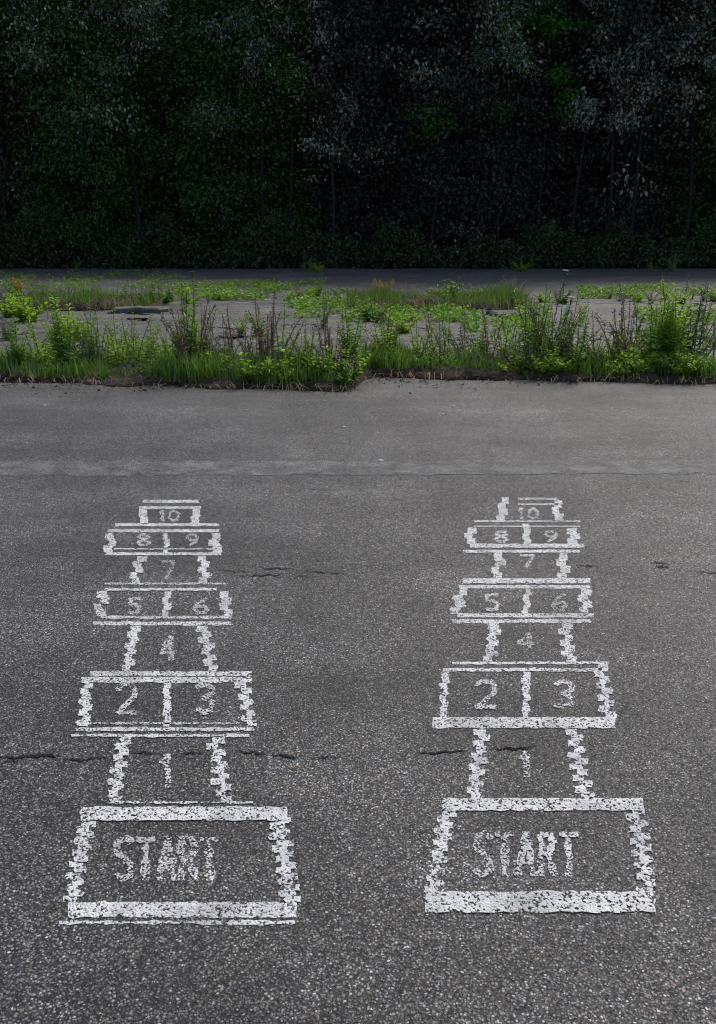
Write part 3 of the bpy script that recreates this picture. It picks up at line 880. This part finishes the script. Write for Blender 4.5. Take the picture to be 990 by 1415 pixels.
# measured plants of the near strip: kind, x, tip y, depth into strip
near = [('yellow', 92, 424, .5), ('tall', 100, 462, .3), ('tall', 47, 482, .5), ('yellow', 171, 456, .5), ('yellow', 189, 455, .6), ('spike', 135, 449, .5),
        ('grey', 178, 505, .2), ('tall', 216, 472, .4), ('yellow', 264, 424, .6), ('dock', 256, 430, .4), ('dock', 274, 434, .5), ('umbel', 270, 372, .6), ('bushy', 262, 478, .3),
        ('grey', 300, 470, .5), ('dock', 292, 437, .6), ('spike', 308, 440, .5), ('rust', 283, 492, .4), ('spike', 355, 430, .4), ('dock', 370, 421, .5), ('spike', 379, 432, .6), ('grey', 381, 468, .4),
        ('bushy', 350, 476, .3), ('bushy2', 408, 470, .3), ('bushy', 362, 490, .2), ('bushy', 430, 478, .4), ('grey', 398, 480, .5), ('pale', 440, 468, .3), ('bushy', 452, 480, .2), ('dock', 456, 425, .5),
        ('rust', 455, 450, .5), ('tall', 486, 430, .5), ('bushy2', 478, 474, .3), ('bushy', 500, 480, .4), ('rust', 512, 478, .4), ('gold', 518, 470, .5), ('tall', 538, 425, .6), ('bushy2', 543, 480, .3),
        ('tall', 589, 447, .5), ('yellow', 608, 478, .3), ('bushy2', 592, 490, .2), ('bushy', 627, 488, .2), ('spike', 631, 452, .6), ('rust', 645, 490, .4), ('bushy', 662, 478, .3),
        ('pale', 694, 458, .6), ('grey', 700, 470, .5), ('tall', 720, 455, .4), ('tall', 738, 415, .5), ('tall', 752, 402, .6), ('yellow', 746, 440, .3), ('bushy', 735, 470, .2), ('umbel', 768, 370, .7), ('bushy2', 772, 480, .3),
        ('dock', 778, 428, .6), ('dock', 792, 432, .5), ('bushy', 800, 482, .3), ('spike', 822, 425, .6), ('tall', 826, 452, .4), ('dock', 846, 430, .5), ('bushy', 842, 474, .2), ('spike', 864, 404, .6),
        ('tall', 858, 452, .4), ('rust', 874, 463, .5), ('bushy2', 880, 474, .2), ('yellow', 900, 440, .4), ('yellow', 917, 396, .6), ('yellow', 926, 425, .5), ('bushy2', 912, 470, .2), ('pale', 952, 392, .6), ('pale', 946, 450, .4),
        ('bushy2', 945, 476, .3), ('bushy2', 968, 486, .2), ('grey', 966, 474, .5), ('bushy', 985, 488, .3), ('bushy', 930, 484, .1), ('bushy2', 860, 486, .2), ('bushy2', 892, 486, .1), ('bushy', 815, 486, .2),
        ('bushy', 690, 488, .2), ('bushy', 560, 486, .2), ('bushy', 530, 492, .2), ('bushy2', 780, 492, .1), ('bushy', 760, 486, .1), ('bushy', 420, 496, .1), ('bushy2', 390, 498, .1), ('bushy', 476, 496, .1),
        ('bushy', 330, 498, .4), ('bushy', 240, 496, .4), ('bushy2', 70, 494, .3), ('tall', 20, 484, .4), ('bushy', 120, 498, .3), ('bushy', 8, 498, .2), ('grey', 670, 492, .3), ('bushy2', 1000, 486, .3), ('bushy', -12, 492, .3)]
wr = random.Random(77)
near += [('tall', 258, 392, .5), ('spike', 268, 380, .7), ('dock', 262, 402, .3), ('tall', 272, 408, .4), ('dock', 362, 398, .5), ('spike', 374, 390, .6), ('tall', 388, 415, .4), ('dock', 540, 402, .5), ('yellow', 534, 412, .4),
         ('tall', 742, 384, .5), ('spike', 754, 376, .6), ('tall', 762, 398, .4), ('tall', 730, 408, .3), ('dock', 782, 400, .6), ('spike', 866, 388, .6), ('dock', 858, 402, .5), ('yellow', 912, 386, .5), ('yellow', 922, 380, .7), ('tall', 906, 404, .4), ('yellow', 932, 402, .3),
         ('pale', 950, 378, .6), ('pale', 958, 390, .5), ('spike', 962, 384, .6), ('tall', 486, 404, .5), ('dock', 456, 398, .6), ('yellow', 90, 404, .5), ('tall', 184, 428, .5), ('spike', 136, 420, .6)]
for k in range(12):
    near.append(('bushy2', wr.uniform(700, 1000), wr.uniform(472, 492), wr.uniform(0, .3)))
for k in range(44):
    px = -30 + 1050 * (k + wr.random()) / 44
    kd = wr.choice(['bushy', 'bushy2', 'tall', 'tall', 'bushy', 'grey'] if px > 340 else ['bushy', 'tall', 'tall', 'bushy2'])
    near.append((kd, px, wr.uniform(472, 494) - (6 if px > 700 else 0), wr.uniform(.1, .75)))
for k in range(66):
    px = 10 + 975 * (k + wr.random()) / 66
    near.append((wr.choice(['dock', 'spike', 'dock', 'spike', 'grey', 'tall', 'tall', 'yellow', 'tall']), px, wr.uniform(408, 462), wr.uniform(.2, 1.2)))
for kd, px, ty, back in near:
    plant(kd, px, back, ty, 'near')
far_pl = [('gold', 24, 382, 420), ('gold', 34, 386, 421), ('bushy', 45, 396, 420), ('tall', 62, 388, 420), ('bushy', 85, 396, 421), ('bushy', 110, 398, 420), ('umbel', 132, 388, 418), ('bushy2', 150, 398, 420),
          ('umbel', 170, 394, 420), ('bushy2', 188, 400, 420), ('pale', 214, 369, 420), ('tall', 208, 380, 418), ('grey', 220, 382, 416), ('bushy', 228, 396, 420), ('tall', 438, 376, 412), ('bushy2', 430, 392, 412),
          ('pale', 457, 390, 413), ('gold', 418, 404, 416), ('gold', 515, 383, 421), ('gold', 527, 386, 420), ('gold', 542, 384, 421), ('rust', 505, 396, 420), ('bushy', 555, 398, 420), ('umbel', 630, 382, 420),
          ('umbel', 668, 382, 418), ('grey', 700, 376, 418), ('grey', 712, 376, 416), ('grey', 690, 386, 420), ('pale', 707, 380, 419), ('grey', 772, 394, 418), ('grey', 640, 398, 420), ('grey', 660, 396, 421), ('bushy', 584, 400, 421), ('bushy', 610, 402, 421),
          ('pale', 948, 374, 412), ('pale', 957, 378, 414), ('tall', 970, 396, 416), ('yellow', 920, 378, 414), ('bushy2', 750, 402, 418), ('bushy2', 985, 404, 416)]
for k in range(26):
    px = -10 + 250 * (k + wr.random()) / 26
    far_pl.append((wr.choice(['bushy', 'bushy2', 'tall', 'grey', 'tall']), px, wr.uniform(384, 400), wr.uniform(416, 423)))
for k in range(24):
    px = 480 + 246 * (k + wr.random()) / 24
    far_pl.append((wr.choice(['bushy', 'grey', 'tall', 'grey', 'dock']), px, wr.uniform(384, 402), wr.uniform(416, 423)))
for k in range(14):
    px = wr.choice([wr.uniform(250, 470), wr.uniform(735, 990)])
    far_pl.append((wr.choice(['bushy2', 'bushy', 'grey', 'spike']), px, wr.uniform(392, 408), wr.uniform(411, 421)))
for k in range(26):                                       # in the joints of the slab between the strips
    px = wr.uniform(0, 990)
    by = wr.uniform(432, 486)
    far_pl.append((wr.choice(['bushy2', 'bushy', 'grey', 'spike', 'dock', 'tall', 'yellow']), px, by - wr.uniform(22, 48), by, 'slab'))
for kd, px, ty, by, *st in far_pl:
    plant(kd, px, by, ty, st[0] if st else 'far')
for kd, px, ty, by in [('tall', 105, 360, 376), ('yellow', 430, 352, 376), ('bushy2', 440, 360, 377), ('pale', 420, 345, 376), ('tall', 710, 352, 376), ('bushy2', 720, 356, 376), ('yellow', 930, 345, 376), ('tall', 900, 352, 377), ('pale', 925, 340, 376)]:
    plant(kd, px, by, ty, 'edge')

name_plants()

# ------------------------------------------------------------------ broken asphalt lumps and pebbles
def lump(px, py, wx, wy, h, seed, label):
    rr = random.Random(seed)
    c = gp(px, py)
    n = 26; v = []; f = []
    for zz, s in ((-.03, 1.0), (h * .7, .97), (h, .86)):
        for i in range(n):
            a = 2 * math.pi * i / n
            q = s * (1 + .75 * noise.noise(Vector((math.cos(a) * 1.9, math.sin(a) * 1.9, seed * 3.7))) + .3 * noise.noise(Vector((math.cos(a) * 6, math.sin(a) * 6, seed))))
            v.append((math.cos(a) * wx * q, math.sin(a) * wy * q, zz + (rr.uniform(-.008, .008) if zz > 0 else 0)))
    for k in range(2):
        for i in range(n):
            j = (i + 1) % n
            f.append((k * n + i, k * n + j, (k + 1) * n + j, (k + 1) * n + i))
    f.append(tuple(range(2 * n, 3 * n)))
    o = mesh_obj('broken_asphalt_slab', v, f, M['slab'])
    o.location = (c[0], c[1], 0.005)
    return tag(o, label, 'slab')
lump(192, 431, .55, .30, .08, 1, 'heaved slab of broken asphalt near the pale weed of the far strip')
lump(708, 437, .45, .25, .07, 3, 'heaved asphalt piece in front of the grey bushy weeds of the far strip')
def pebble(px, py, r, seed, label):
    me = bpy.data.meshes.new('pebble')
    bm = bmesh.new(); bmesh.ops.create_icosphere(bm, subdivisions=2, radius=1)
    for q in bm.verts:
        k = 1 + .35 * noise.noise(q.co * 1.4 + Vector((seed, 0, 0)))
        q.co = Vector((q.co.x * r * k * 1.3, q.co.y * r * k, q.co.z * r * k * .6))
    bm.to_mesh(me); bm.free(); me.materials.append(M['stone'])
    o = bpy.data.objects.new('pebble', me); C.objects.link(o)
    c = gp(px, py); o.location = (c[0], c[1], r * .45)
    return tag(o, label, 'pebble')
pebble(526, 638, .015, 1, 'largest pale pebble, on the worn line behind the courts')
for i, (px, py, r) in enumerate([(62, 561, .018), (476, 591, .018), (627, 562, .016), (612, 573, .016), (518, 641, .010), (310, 725, .007), (38, 612, .009), (860, 606, .010)]):
    o = pebble(px, py, r * .65, 3 + i, 'small pale pebble on the open asphalt')
    o['group'] = 'small pale pebbles on the asphalt'
